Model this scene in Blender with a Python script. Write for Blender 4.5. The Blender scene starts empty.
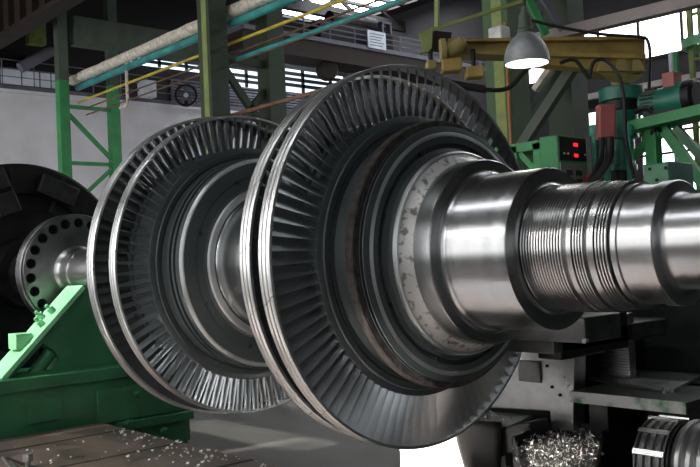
import bpy, bmesh, math, random
from mathutils import Vector, Matrix
random.seed(7)
S = 1.3                      # one design unit (rotor tip radius) is 1.3 m
C = bpy.context.scene.collection
PI = math.pi
V = Vector

# ------------------------------------------------------------------ camera geometry (also used to lay out the hall)
FPX = 860.0
yaw, pitch, roll = math.radians(-48.165), math.radians(1.7113), math.radians(-2.6)
CAM = V((3.1108, -3.2917, -0.0058))
FW = V((math.sin(yaw)*math.cos(pitch), math.cos(yaw)*math.cos(pitch), math.sin(pitch)))
_r0 = V((math.cos(yaw), -math.sin(yaw), 0)); _u0 = _r0.cross(FW)
RT = _r0*math.cos(roll)+_u0*math.sin(roll)
UP = -_r0*math.sin(roll)+_u0*math.cos(roll)
def ray(u, v): return FW+RT*((u-350)/FPX)+UP*((233.5-v)/FPX)
def at(u, v, ax, val):
    d = ray(u, v); return CAM+d*((val-CAM[ax])/d[ax])
def deep(u, v, d): return CAM+ray(u, v)*d

# ------------------------------------------------------------------ materials
def mat(name, col, rough=.5, metal=0., var=.25, scale=6., col2=None, bump=0., stretch=(1, 1, 1), rvar=.15, thresh=None, spec=.5):
    m = bpy.data.materials.new(name); m.use_nodes = True
    nt = m.node_tree; b = nt.nodes['Principled BSDF']
    tc = nt.nodes.new('ShaderNodeTexCoord'); mp = nt.nodes.new('ShaderNodeMapping')
    mp.inputs['Scale'].default_value = stretch
    nz = nt.nodes.new('ShaderNodeTexNoise'); nz.inputs['Scale'].default_value = scale; nz.inputs['Detail'].default_value = 6
    nt.links.new(tc.outputs['Object'], mp.inputs[0]); nt.links.new(mp.outputs[0], nz.inputs['Vector'])
    cr = nt.nodes.new('ShaderNodeValToRGB')
    lo = [c*(1-var) for c in col]+[1]; hi = [min(1, c*(1+var)) for c in col]+[1]
    if col2: hi = list(col2)+[1]; lo = list(col)+[1]
    cr.color_ramp.elements[0].color = lo; cr.color_ramp.elements[1].color = hi
    a, z = thresh or (.3, .7)
    cr.color_ramp.elements[0].position = a; cr.color_ramp.elements[1].position = z
    nt.links.new(nz.outputs[0], cr.inputs[0]); nt.links.new(cr.outputs[0], b.inputs['Base Color'])
    b.inputs['Metallic'].default_value = metal; b.inputs['Specular IOR Level'].default_value = spec
    mr = nt.nodes.new('ShaderNodeMapRange')
    mr.inputs['To Min'].default_value = max(.03, rough-rvar/2); mr.inputs['To Max'].default_value = min(1, rough+rvar/2)
    mr.inputs['From Min'].default_value = .3; mr.inputs['From Max'].default_value = .7
    nt.links.new(nz.outputs[0], mr.inputs[0]); nt.links.new(mr.outputs[0], b.inputs['Roughness'])
    if bump:
        bp = nt.nodes.new('ShaderNodeBump'); bp.inputs['Strength'].default_value = bump; bp.inputs['Distance'].default_value = .02
        nt.links.new(nz.outputs[0], bp.inputs['Height']); nt.links.new(bp.outputs[0], b.inputs['Normal'])
    return m
def emis(name, col, s):
    m = bpy.data.materials.new(name); m.use_nodes = True; nt = m.node_tree
    b = nt.nodes['Principled BSDF']; b.inputs['Base Color'].default_value = (.02, .02, .02, 1)
    b.inputs['Emission Color'].default_value = (*col, 1); b.inputs['Emission Strength'].default_value = s
    return m
M = dict(
 polished=mat('polished steel', (.60, .61, .62), .25, 1, .09, 3, stretch=(6, .35, .35), rvar=.035),
 journal=mat('ground journal steel', (.64, .64, .65), .28, 1, .03, 2.5, stretch=(12, .01, .01), rvar=0),
 turned=mat('turned steel', (.62, .625, .62), .27, 1, .04, 4, stretch=(3, 1, 1), rvar=0),
 scaled=mat('blotched steel', (.20, .18, .165), .42, .4, .2, 19, col2=(.60, .60, .59), thresh=(.38, .46), rvar=.2),
 disc=mat('dark oiled disc steel', (.052, .064, .068), .44, .2, .12, 2.5, rvar=.08),
 ringlight=mat('disc edge highlight', (.80, .83, .83), .42, 1, .15, 4),  # highlights along the disc edges, painted as a paler steel
 rust=mat('rusty seal ring', (.052, .046, .043), .85, .0, .6, 22, bump=.5, spec=.25),
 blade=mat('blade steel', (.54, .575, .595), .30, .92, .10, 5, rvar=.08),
 bladeshade=mat('blade steel with painted shade', (.11, .12, .125), .42, .8, .15, 5, rvar=.1),
 shroud=mat('shroud band steel', (.82, .82, .82), .36, 1, .06, 4, rvar=.06),
 hole=mat('dark hole', (.006, .006, .006), .7, 0, .1),
 flange=mat('coupling steel', (.30, .30, .31), .36, 1, .2, 4),
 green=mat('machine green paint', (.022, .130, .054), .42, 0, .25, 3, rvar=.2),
 greenlite=mat('light green paint and painted sun', (.20, .50, .27), .45, 0, .18, 4),
 greencol=mat('column green paint', (.045, .30, .095), .5, 0, .2, 3),
 olive=mat('old olive column paint', (.030, .050, .026), .6, 0, .3, 3),
 oliveyel=mat('worn yellow green paint and lit stripe', (.24, .30, .085), .6, 0, .25, 4),
 midgreen=mat('faded column green', (.055, .115, .045), .6, 0, .3, 3),
 palegreen=mat('pale cabinet green', (.10, .27, .155), .45, 0, .2, 5),
 tealrod=mat('bright teal enamel', (.04, .29, .21), .38, 0, .25, 5),
 greygreen=mat('greyed green paint', (.075, .10, .075), .6, 0, .25, 3),
 teal=mat('teal enamel', (.018, .17, .115), .38, 0, .25, 5),
 tealpipe=mat('teal pipe paint', (.045, .30, .30), .45, 0, .35, 4),
 lag=mat('canvas lagging', (.70, .64, .55), .85, 0, .3, 12, bump=.5),
 yellowcable=mat('yellow line paint', (.62, .50, .06), .5, 0, .3, 3),
 copper=mat('copper brown pipe', (.20, .10, .06), .5, .3, .3, 6),
 ochre=mat('ochre crane paint', (.34, .24, .065), .55, 0, .35, 4, rvar=.2),
 ochrelite=mat('pale ochre paint', (.34, .28, .10), .5, 0, .25, 5),
 brown=mat('brown girder paint', (.018, .010, .007), .7, 0, .4, 3),
 girder=mat('grey crane paint', (.13, .13, .17), .6, 0, .25, 3),
 concrete=mat('workshop floor', (.14, .135, .125), .5, 0, .3, 1.4, bump=.1, rvar=.35),
 platetop=mat('brown oiled bed plate', (.115, .09, .076), .42, .15, .4, 3.2, rvar=.3),
 plaster=mat('pale plaster', (.86, .84, .90), .9, 0, .1, 1.2),
 darkwall=mat('dark cladding', (.012, .011, .012), .8, 0, .3, 2),
 bluewall=mat('slate blue cladding', (.016, .0145, .019), .8, 0, .2, 2),
 roof=mat('dark roof deck', (.035, .030, .028), .9, 0, .3, 2),
 beamgrey=mat('pinkish grey beam paint', (.30, .26, .25), .7, 0, .2, 3),
 pale=mat('pale sheet', (.70, .76, .86), .6, 0, .15, 3),
 blacksteel=mat('black oily steel', (.012, .012, .013), .45, .4, .4, 5),
 darkjaw=mat('worn dark jaw steel', (.03, .03, .032), .5, .5, .4, 6),
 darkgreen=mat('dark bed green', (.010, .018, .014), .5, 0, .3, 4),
 milled=mat('milled steel', (.42, .42, .42), .36, .9, .35, 4, rvar=.25),
 mildark=mat('dull steel', (.12, .12, .12), .42, .8, .4, 5),
 tin=mat('white painted sheet metal', (.80, .80, .80), .5, 0, .06, 3),
 brownsheet=mat('dark bent sheet metal', (.030, .027, .026), .4, .5, .3, 4),
 rubber=mat('black rubber', (.012, .012, .012), .55, 0, .2),
 redbox=mat('faded red box paint', (.42, .12, .11), .5, 0, .15, 5),
 black=mat('black panel', (.012, .009, .009), .35, 0, .2),
 greypanel=mat('grey green panel', (.21, .23, .20), .5, 0, .15, 6),
 lampgrey=mat('weathered lamp enamel', (.30, .32, .32), .45, .3, .3, 8),
 lampwhite=mat('white lamp enamel', (.85, .85, .85), .4),
 redknob=mat('red knob', (.6, .03, .02), .4),
 white=mat('white plastic', (.7, .7, .68), .5),
 orange=mat('orange pipe paint', (.50, .20, .05), .5),
 swarf=mat('bright swarf', (.75, .73, .70), .3, .85, .25, 30),
 chip=mat('pale metal chip', (.75, .72, .66), .5, .2, .2, 20),
 day=emis('daylight window', (1.0, .99, .97), 3.9),
 daybright=emis('bright clerestory glass', (1.0, .99, .97), 18.0),
 fillsouth=emis('added south fill pane', (.95, .98, 1.0), .85),
 daymid=emis('mid strength window', (1.0, .99, .97), 1.7),
 fillroof=emis('added roof fill pane', (.92, .97, 1.0), 1.3),
 filleast=emis('added east fill pane', (.95, .98, 1.0), .25),
 daynorth=emis('white sky window', (.97, .99, 1.0), 4.0),
 dayblue=emis('bluish window', (.72, .86, 1.0), 1.6),
 sky=emis('skylight glass', (.95, .98, 1.0), 12.0),
 led=emis('red display digit', (1, .02, .04), 1.5),
 bulb=emis('lit bulb', (1, .96, .86), 22),
)

# ------------------------------------------------------------------ mesh builder
class MB:
    def __init__(s): s.v = []; s.f = []
    def add(s, vs, fs):
        o = len(s.v); s.v += [V(p) for p in vs]; s.f += [tuple(i+o for i in f) for f in fs]; return s
    def box(s, x0, x1, y0, y1, z0, z1):
        vs = [(x, y, z) for x in (x0, x1) for y in (y0, y1) for z in (z0, z1)]
        return s.add(vs, [(0, 1, 3, 2), (4, 6, 7, 5), (0, 4, 5, 1), (2, 3, 7, 6), (0, 2, 6, 4), (1, 5, 7, 3)])
    def obox(s, c, a, b, d):
        c, a, b, d = V(c), V(a), V(b), V(d)
        vs = [c+a*i+b*j+d*k for i in (-1, 1) for j in (-1, 1) for k in (-1, 1)]
        return s.add(vs, [(0, 1, 3, 2), (4, 6, 7, 5), (0, 4, 5, 1), (2, 3, 7, 6), (0, 2, 6, 4), (1, 5, 7, 3)])
    def bar(s, p, q, w, h, up=(0, 0, 1)):
        p, q = V(p), V(q); d = (q-p); u = V(up); n = d.cross(u)
        if n.length < 1e-6: n = d.cross(V((1, 0, 0)))
        n.normalize(); k = n.cross(d).normalized()
        return s.obox((p+q)/2, d/2, n*w/2, k*h/2)
    def tube(s, pts, r, n=10, closed=False):
        pts = [V(p) for p in pts]; rings = []; m = len(pts)
        d = (pts[1]-pts[0]).normalized(); nrm = d.orthogonal().normalized()
        o = len(s.v)
        for i, p in enumerate(pts):
            d = (pts[min(i+1, m-1)]-pts[max(i-1, 0)]).normalized()
            nrm = (nrm-d*nrm.dot(d)).normalized(); b = d.cross(nrm)
            rr = r[i] if isinstance(r, (list, tuple)) else r
            s.v += [p+(nrm*math.cos(2*PI*k/n)+b*math.sin(2*PI*k/n))*rr for k in range(n)]
        for i in range(m-1):
            for k in range(n):
                s.f.append((o+i*n+k, o+i*n+(k+1) % n, o+(i+1)*n+(k+1) % n, o+(i+1)*n+k))
        s.f.append(tuple(o+k for k in reversed(range(n)))); s.f.append(tuple(o+(m-1)*n+k for k in range(n)))
        return s
    def cyl(s, p, q, r, n=24): return s.tube([p, q], r, n)
    def lathe(s, prof, p=(0, 0, 0), axis=(1, 0, 0), n=128, closed=False):
        """prof: (along, radius)"""
        p, a = V(p), V(axis).normalized(); e = a.orthogonal().normalized()
        if abs(a.x) > .99: e = V((0, 1, 0))
        g = a.cross(e); o = len(s.v)
        for t, r in prof:
            r = max(r, 1e-4)
            s.v += [p+a*t+(e*math.cos(2*PI*k/n)+g*math.sin(2*PI*k/n))*r for k in range(n)]
        m = len(prof)
        for i in range(m if closed else m-1):
            j = (i+1) % m
            for k in range(n):
                s.f.append((o+i*n+k, o+i*n+(k+1) % n, o+j*n+(k+1) % n, o+j*n+k))
        if not closed:
            s.f.append(tuple(o+k for k in reversed(range(n)))); s.f.append(tuple(o+(m-1)*n+k for k in range(n)))
        return s
    def prism(s, pts, d):
        pts = [V(p) for p in pts]; d = V(d); n = len(pts)
        return s.add(pts+[p+d for p in pts], [tuple(range(n)), tuple(range(2*n-1, n-1, -1))]+[(i, (i+1) % n, n+(i+1) % n, n+i) for i in range(n)])
    def build(s, name, m, parent=None, org=None, smooth=True, bevel=0.):
        bm = bmesh.new()
        pw = parent['_w'] if parent is not None else None
        pw = V(pw) if pw is not None else V((0, 0, 0))
        if org is None:
            org = pw if parent is not None else sum(s.v, V((0, 0, 0)))/max(1, len(s.v))
            if parent is None: org = V((org.x, org.y, min(p.z for p in s.v)))
        org = V(org)
        vs = [bm.verts.new((p-org)*S) for p in s.v]
        for f in s.f:
            try: bm.faces.new([vs[i] for i in f])
            except ValueError: pass
        bmesh.ops.recalc_face_normals(bm, faces=bm.faces)
        me = bpy.data.meshes.new(name); bm.to_mesh(me); bm.free()
        if smooth:
            me.polygons.foreach_set('use_smooth', [True]*len(me.polygons)); me.set_sharp_from_angle(angle=math.radians(32))
        me.materials.append(m if not isinstance(m, str) else M[m])
        o = bpy.data.objects.new(name, me); C.objects.link(o)
        o['_w'] = list(org)
        o.location = (org-pw)*S
        if parent is not None: o.parent = parent
        if bevel:
            b = o.modifiers.new('edge', 'BEVEL'); b.width = bevel*S; b.segments = 2; b.limit_method = 'ANGLE'
        return o
def tag(o, label, cat, group=None, kind=None):
    o['label'] = label; o['category'] = cat
    if group: o['group'] = group
    if kind: o['kind'] = kind
    return o
def thing(name, loc, label, cat, group=None):
    o = bpy.data.objects.new(name, None); C.objects.link(o); o.location = V(loc)*S; o['_w'] = list(V(loc))
    o.empty_display_size = .1
    return tag(o, label, cat, group)
def struct(o): o['kind'] = 'structure'; return o
def cut(o, cutter):
    """boolean-cut a mesh part with a temporary cutter"""
    md = o.modifiers.new('cut', 'BOOLEAN'); md.object = cutter; md.operation = 'DIFFERENCE'; md.solver = 'EXACT'
    bpy.context.view_layer.update()
    dg = bpy.context.evaluated_depsgraph_get()
    me = bpy.data.meshes.new_from_object(o.evaluated_get(dg)); o.modifiers.remove(md)
    if len(me.polygons) > 10:
        me.polygons.foreach_set('use_smooth', [True]*len(me.polygons)); me.set_sharp_from_angle(angle=math.radians(32)); o.data = me
    bpy.data.objects.remove(cutter)

# ================================================================== THE ROTOR
ROTOR = thing('turbine_rotor', (-1.0, 0, -1.0), 'big steel steam turbine rotor with rows of blades lying in the lathe', 'turbine rotor')
O3 = (0, 0, 0)
def ridges(x0, x1, n, r, d):
    out = []; p = (x1-x0)/n
    for i in range(n):
        a = x0+i*p; out += [(a, r-d), (a+p*.28, r-d), (a+p*.38, r), (a+p*.9, r), (a+p, r-d)]
    return out
# wheel next to the camera
prof_f = [(-.34, .02), (-.34, .46), (-.31, .52), (-.30, .69), (-.285, .728), (-.170, .728), (-.165, .71), (-.140, .71), (-.135, .728), (.008, .730),
          (.012, .722), (.016, .700), (.024, .694), (.024, .664), (.016, .654), (.020, .630), (.10, .600), (.146, .600)]
prof_f2 = [(.197, .555), (.207, .555), (.208, .645), (.213, .645), (.214, .555), (.2275, .555), (.228, .643), (.234, .642)]
prof_f3 = [(.2435, .600), (.2435, .585), (.2435, .556), (.225, .554), (.225, .534), (.2435, .530), (.252, .512), (.285, .508), (.300, .504)]
disc_f = MB().lathe(prof_f+[(.196, .580)]+prof_f2+[(.2435, .612)]+prof_f3+[(.306, .496), (.306, .02)]).build('bladed_disc', 'disc', ROTOR, O3)
MB().lathe([(.146, .59), (.146, .672), (.150, .678), (.191, .678), (.196, .672), (.196, .56)], closed=True).build('seal_ring', 'rust', disc_f, O3)['label'] = 'rusty brown seal ring'
MB().lathe([(.237, .59), (.237, .626), (.240, .622), (.2455, .606), (.2455, .590)], closed=True).build('chamfer_ring', 'ringlight', disc_f, O3)
MB().lathe([(.288, .48), (.288, .508), (.302, .507), (.309, .500), (.309, .48)], closed=True).build('hub_lip', 'ringlight', disc_f, O3)
# wheel at the far end
prof_b = [(-1.93, .02), (-1.93, .46), (-1.90, .60), (-1.885, .757), (-1.765, .757), (-1.76, .742), (-1.68, .742), (-1.675, .757), (-1.532, .757),
          (-1.527, .748), (-1.523, .722), (-1.515, .716), (-1.515, .690), (-1.522, .682), (-1.50, .672), (-1.455, .668),
          (-1.452, .684), (-1.432, .684), (-1.430, .660), (-1.416, .660), (-1.414, .678), (-1.396, .676), (-1.394, .656), (-1.382, .656), (-1.380, .670), (-1.360, .668), (-1.346, .664),
          (-1.338, .656), (-1.333, .648), (-1.333, .566), (-1.338, .565), (-1.338, .552), (-1.333, .551), (-1.3328, .50), (-1.325, .488), (-1.318, .478), (-1.315, .470), (-1.315, .02)]
disc_b = MB().lathe(prof_b).build('bladed_disc', 'disc', ROTOR, O3)
MB().lathe([(-1.345, .63), (-1.345, .6655), (-1.338, .658), (-1.3318, .649), (-1.3318, .641)], closed=True).build('chamfer_ring', 'ringlight', disc_b, O3)
MB().lathe([(-1.325, .44), (-1.325, .486), (-1.320, .484), (-1.313, .474), (-1.313, .44)], closed=True).build('hub_lip', 'ringlight', disc_b, O3)
for (dsc, xx, rr) in ((disc_f, .2, .542), (disc_b, -1.373, .552)):
    for k in range(8):
        a = math.radians(20+45*k)
        y, z = -math.cos(a)*rr, math.sin(a)*rr
        MB().cyl((xx, y, z), (xx+.0425, y, z), .014, 12).build('balance_hole', 'hole', dsc, O3)
# shaft runs
MB().lathe([(.28, .02), (.28, .496), (.305, .495), (.318, .478), (.340, .460), (.363, .4500), (.363, .02)]).build('hub_cone', 'scaled', ROTOR, O3)['label'] = 'blotchy whitish cone'
MB().lathe([(.362, .02), (.362, .4495), (.458, .4490), (.463, .444), (.463, .402), (.467, .386), (.476, .376), (.490, .3715), (.815, .3705), (.824, .366), (.824, .310), (.827, .298), (.834, .290), (.834, .02)]).build('shaft', 'polished', ROTOR, O3)
thr = [(.83, .02), (.83, .290)]+ridges(.835, 1.048, 15, .284, .013)+[(1.050, .262), (1.066, .262), (1.070, .283), (1.092, .283)]+ridges(1.094, 1.147, 4, .280, .013)+[(1.149, .255), (1.161, .255), (1.163, .276), (1.190, .274)]+ridges(1.192, 1.250, 4, .272, .013)+[(1.252, .240), (1.259, .240), (1.259, .02)]
gs_ = MB().lathe(thr).build('grooved_seal_section', 'turned', ROTOR, O3)
for (xa, xb, rr) in ((.836, 1.047, .2745), (1.0945, 1.1465, .2705), (1.1925, 1.2495, .2625)):
    MB().lathe([(xa, .2), (xa, rr), (xb, rr), (xb, .2)], closed=True).build('groove_floor', 'hole', gs_, O3)
MB().lathe([(1.258, .02), (1.258, .258), (1.280, .257), (1.283, .248), (1.376, .243), (1.380, .247), (1.382, .254), (1.430, .254), (1.434, .250), (1.434, .212), (1.438, .202), (1.447, .195), (1.462, .192), (2.05, .192), (2.06, .186), (2.06, .02)]).build('journal', 'journal', ROTOR, O3)
MB().lathe([(-1.316, .02), (-1.316, .430), (-1.308, .424), (-1.29, .422), (-.35, .422), (-.335, .44), (-.335, .02)]).build('shaft', 'polished', ROTOR, O3)
MB().lathe([(-1.925, .02), (-1.925, .36), (-2.2, .34), (-2.21, .29), (-2.7, .28), (-2.71, .22), (-3.4, .215), (-3.42, .178), (-4.05, .178), (-4.055, .190), (-4.09, .190), (-4.10, .182), (-4.17, .186), (-4.19, .20), (-4.205, .23), (-4.205, .02)]).build('journal', 'journal', ROTOR, O3)
fl = MB().lathe([(-4.34, .02), (-4.34, .50), (-4.333, .510), (-4.232, .510), (-4.226, .503), (-4.226, .490), (-4.205, .488), (-4.203, .30), (-4.198, .02)]).build('coupling_flange', 'flange', ROTOR, O3)
cc = MB()
for k in range(22):
    a = 2*PI*(k+.35)/22
    cc.cyl((-4.29, math.cos(a)*.428, math.sin(a)*.428), (-4.15, math.cos(a)*.428, math.sin(a)*.428), .043, 20)
cut(fl, cc.build('cutter', 'hole', ROTOR, O3))
bp_ = MB()
for k in range(22):
    a = 2*PI*(k+.35)/22
    bp_.cyl((-4.30, math.cos(a)*.428, math.sin(a)*.428), (-4.285, math.cos(a)*.428, math.sin(a)*.428), .043, 20)
bp_.build('bolt_hole', 'hole', fl, O3)['kind'] = 'stuff'

def blade_verts(xc, r0, r1, g0, g1, c0, c1, camb=.12, n=9, th=.07, lean=0.):
    vs, fs = [], []; K = 7
    for i in range(n):
        t = i/(n-1); r = r0+(r1-r0)*t
        g = math.radians(g0+(g1-g0)*t**.8); c = c0+(c1-c0)*t; h = th*(1-.45*t)
        ring = []
        us = [0.5-0.5*math.cos(PI*j/K) for j in range(K+1)]
        up = [(u, camb*(1-.4*t)*4*u*(1-u)+h*2.2*math.sqrt(u+.004)*(1-u)) for u in us]
        dn = [(u, camb*(1-.4*t)*4*u*(1-u)-h*2.2*math.sqrt(u+.004)*(1-u)*.55) for u in reversed(us[1:-1])]
        cx, cy = math.cos(g), -math.sin(g); nx, ny = math.sin(g), math.cos(g)
        for u, w in up+dn:
            a = (u-.5)*c; b = (w-camb*.5)*c
            ring.append((xc+cx*a+nx*b, cy*a+ny*b+lean*t, r))
        vs += ring
    m = len(ring)
    for i in range(n-1):
        for k in range(m): fs.append((i*m+k, i*m+(k+1) % m, (i+1)*m+(k+1) % m, (i+1)*m+k))
    fs.append(tuple(range(m))); fs.append(tuple(range((n-1)*m, n*m)))
    return vs, fs
def rot(p, a):
    c, s = math.cos(a), math.sin(a); return V((p[0], p[1]*c-p[2]*s, p[1]*s+p[2]*c))
NB = 90
rowB = blade_verts(-.0440, .715, .985, 30, 52, .122, .136, camb=.05, th=.045)
rowA = blade_verts(-.222, .715, .966, 46, 58, .112, .108, camb=.05, th=.08)
rowD = blade_verts(-1.575, .742, .963, 13, 17, .062, .054, camb=.03, th=.17)
rowC = blade_verts(-1.825, .742, .988, 46, 58, .114, .112, camb=.05, th=.08)
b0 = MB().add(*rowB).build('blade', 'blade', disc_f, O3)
def copies(o, angs):
    for a in angs:
        c = o.copy(); C.objects.link(c); c.parent = o.parent; c.rotation_euler = (a, 0, 0)
copies(b0, [2*PI*k/NB for k in range(1, NB)])
d0 = MB().add(*rowD).build('blade', 'blade', disc_b, O3)
near = list(range(12, 22))                      # ten blades of the far wheel, its left flank
d0.rotation_euler = (2*PI*near[0]/NB, 0, 0)
copies(d0, [2*PI*k/NB for k in near[1:]])
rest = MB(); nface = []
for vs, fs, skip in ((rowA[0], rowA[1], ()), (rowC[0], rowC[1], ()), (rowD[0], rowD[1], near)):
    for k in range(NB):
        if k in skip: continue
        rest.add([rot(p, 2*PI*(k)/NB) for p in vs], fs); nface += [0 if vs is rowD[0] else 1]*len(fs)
o = rest.build('blade', 'blade', ROTOR, O3); o.data.materials.append(M['bladeshade'])  # inner rows get a darker steel: shade between the bands painted in
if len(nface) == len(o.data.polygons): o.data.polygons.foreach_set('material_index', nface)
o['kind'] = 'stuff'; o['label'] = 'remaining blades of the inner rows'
def band(x0, x1, ri, ro, parent, off=0., n=20):
    mb = MB(); w = x1-x0; g = .0035
    cs = [(0, ri), (0, ro-.002), (.05, ro), (.27, ro), (.31, ro-.006), (.36, ro-.006), (.40, ro), (.62, ro), (.66, ro-.005), (.70, ro-.005), (.74, ro), (.95, ro), (1, ro-.002), (1, ri)]
    m = len(cs); st = 8
    for q in range(n):
        a0, a1 = 2*PI*q/n+off, 2*PI*(q+1)/n+off-g; ring0 = len(mb.v)
        for i in range(st+1):
            for f, r in cs:
                a = a0+(a1-a0)*i/st-(f-.5)*.055
                mb.v.append(V((x0+w*f, r*math.cos(a), r*math.sin(a))))
        for i in range(st):
            for k in range(m): mb.f.append((ring0+i*m+k, ring0+i*m+(k+1) % m, ring0+(i+1)*m+(k+1) % m, ring0+(i+1)*m+k))
        mb.f.append(tuple(ring0+k for k in range(m))); mb.f.append(tuple(ring0+st*m+k for k in range(m)))
    return mb.build('shroud_band', 'shroud', parent, O3)
band(-.085, 0, .984, 1.0, disc_f, PI-.13)
band(-.263, -.182, .964, .98, disc_f, PI-.06)
band(-1.625, -1.546, .960, .975, disc_b, PI-.08)
band(-1.868, -1.780, .986, 1.002, disc_b, PI+.02)

# ================================================================== STAND UNDER THE FAR JOURNAL
FL = -1.63; PT = -1.25
st = thing('bearing_stand', (-3.95, -.2, FL), 'green welded bearing stand holding the flanged end of the rotor', 'bearing stand')
slope = V((0, -.873+.172, -.798+.123)).normalized()     # direction of the sloping edge
def sl(y, x): return V((x, y, -.123+(y+.172)*(.681/.683)))
# web plate with a triangular window
web = MB(); x0, x1 = -3.95, -3.80
outer = [(-1.05, -.82), (-.172, -.135), (-.13, -.13), (-.08, -.175), (0, -.192), (.08, -.175), (.13, -.13), (.17, -.135), (.62, -.82)]
hole = [(-.74, -.80), (-.50, -.575), (-.40, -.66), (-.37, -.72), (-.44, -.80)]
def ringprism(mb, out, pieces, x0, x1):
    for p in pieces: mb.prism([(x0, y, z) for y, z in p], (x1-x0, 0, 0))
ringprism(web, outer, [
    [(-1.05, -.82), (-1.05, -1.0), (-.74, -.82)][:0] or [(-1.04, -.99), (-.172, -.135), (-.34, -.42), (-.50, -.575), (-.74, -.80), (-.90, -.90)],
    [(-.172, -.135), (-.13, -.13), (-.08, -.175), (0, -.192), (.08, -.175), (.13, -.13), (.17, -.135), (.62, -.82), (-.44, -.82), (-.37, -.72), (-.40, -.66), (-.50, -.575), (-.34, -.42)],
    [(-.74, -.80), (-.44, -.80), (-.44, -.84), (-.74, -.84)]], x0, x1)
web.build('web_plate', 'green', st)
fl_ = MB()
p0, p1 = V((0, -.172, -.123)), V((0, -1.30, -.123-1.128*.997))
nrm = V((0, -.706, .708))
fl_.prism([V((-4.06, p.y, p.z)) for p in (p0, p1)]+[V((-4.06, p.y, p.z))-nrm*.035 for p in (p1, p0)], (.31, 0, 0))
fl_.build('sloped_flange', 'greenlite', st)['label'] = 'bright green sloping flange'  # paler than the web plate: sunlight painted into its green
def on_slope(y, x, lift): return V((x, y, -.123+(y+.172)*.997))+nrm*lift
nt = MB()
for (y, x) in ((-.43, -3.97), (-.48, -3.86), (-.38, -3.87)):
    a = on_slope(y, x, 0); nt.cyl(a, a+nrm*.05, .032, 6); nt.cyl(a, a+nrm*.085, .016, 10)
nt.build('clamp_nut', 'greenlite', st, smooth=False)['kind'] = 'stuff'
nb = MB(); a = on_slope(-.70, -3.93, .0)
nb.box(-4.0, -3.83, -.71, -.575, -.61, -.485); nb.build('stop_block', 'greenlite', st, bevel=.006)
pin = MB(); pin.cyl((-3.86, -.60, -.86), (-3.86, -.42, -.66), .055, 16); pin.build('pin', 'green', st)
ba = MB()
ba.box(-4.35, -3.68, -2.4, .76, -1.56, -.92).box(-4.38, -3.64, -2.4, .78, -.92, -.82).box(-4.30, -3.66, .10, .72, FL, -1.30)
ba.box(-3.70, -3.655, -.12, .755, -1.28, -1.00)
ba.box(-3.70, -3.60, .05, .76, -1.36, -1.285); ba.box(-4.35, -3.69, -2.4, .74, FL, -1.5)
ba.build('base_beam', 'green', st, bevel=.008)
for (y0, y1, z0, z1) in ((-.70, -.42, -1.19, -.985), (-1.4, -.95, -1.19, -.985)):
    MB().box(-3.69, -3.668, y0, y1, z0, z1).build('cover_plate', 'green', st, bevel=.004)
for (y, z) in ((.12, -1.30), (.45, -1.42), (.22, -1.07)):
    MB().cyl((-3.69, y, z), (-3.56, y, z), .022, 12).lathe([(0, .028), (.01, .036), (.03, .036), (.04, .028)], (-3.62, y, z), n=16).build('bolt', 'green', st)
MB().cyl((-3.81, .16, -.55), (-3.795, .16, -.55), .03, 16).build('bolt_hole', 'hole', st)

# ================================================================== FACEPLATE AND HEADSTOCK
hs = thing('lathe_headstock', (-6, 0, FL), 'dark lathe headstock with big slotted faceplate behind the coupling flange', 'headstock')
fp = MB().lathe([(-5.75, .02), (-5.75, 1.07), (-5.72, 1.10), (-5.45, 1.10), (-5.42, 1.07), (-5.42, .80), (-5.45, .78), (-5.45, .36), (-5.2, .34), (-5.2, .25), (-4.36, .24), (-4.34, .02)], n=96).build('faceplate', 'blacksteel', hs)
for k in range(12):
    a = 2*PI*(k+.2)/12; c_, s_ = math.cos(a), math.sin(a)
    MB().obox((-5.422, c_*.86, s_*.86), (.008, 0, 0), (0, c_*.20, s_*.20), (0, -s_*.022, c_*.022)).build('slot', 'hole', fp)
for k in range(4):
    a = math.radians(112)+k*PI/2; c_, s_ = math.cos(a), math.sin(a)
    j = MB()
    j.obox((-5.33, c_*.84, s_*.84), (.085, 0, 0), (0, c_*.22, s_*.22), (0, -s_*.16, c_*.16))
    j.obox((-5.18, c_*.72, s_*.72), (.09, 0, 0), (0, c_*.10, s_*.10), (0, -s_*.10, c_*.10))
    j.obox((-5.22, c_*.93, s_*.93), (.05, 0, 0), (0, c_*.07, s_*.07), (0, -s_*.12, c_*.12))
    j.cyl((-5.23, c_*1.0, s_*1.0), (-5.15, c_*1.0, s_*1.0), .03, 10)
    jo = j.build('chuck_jaw', 'darkjaw', hs, bevel=.008)
for k in range(4):
    a = math.radians(67)+k*PI/2; c_, s_ = math.cos(a), math.sin(a)
    MB().obox((-5.395, c_*.90, s_*.90), (.03, 0, 0), (0, c_*.10, s_*.10), (0, -s_*.20, c_*.20)).build('counterweight', 'darkjaw', hs, bevel=.01)
MB().box(-7.6, -5.77, -1.15, 1.0, FL, .70).build('housing', 'blacksteel', hs, bevel=.03)

# ================================================================== SETTING
struct(MB().box(-24, 10, -7.2, 14, FL-.2, FL).build('floor', 'concrete'))
bp = MB().box(-3.60, 1.9, -4.2, -.13, -1.34, PT)
bp.box(-3.5, 1.8, -4.1, -.22, FL, -1.34)
bedplate = tag(bp.build('bed_plate', 'platetop', bevel=.006), 'brown oily slotted steel bed plate in front of the green stand', 'bed plate')
bedplate['_w'] = bedplate['_w']
for k, x in enumerate((-3.13, -2.30, -1.45, -.6, .3)):
    MB().box(x-.016, x+.016, -4.2, -.128, PT-.02, PT+.0015).build('slot', 'hole', bedplate)
MB().box(-2.9, 1.9, -1.17, -1.135, PT-.02, PT+.0012).build('slot', 'hole', bedplate)
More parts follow.
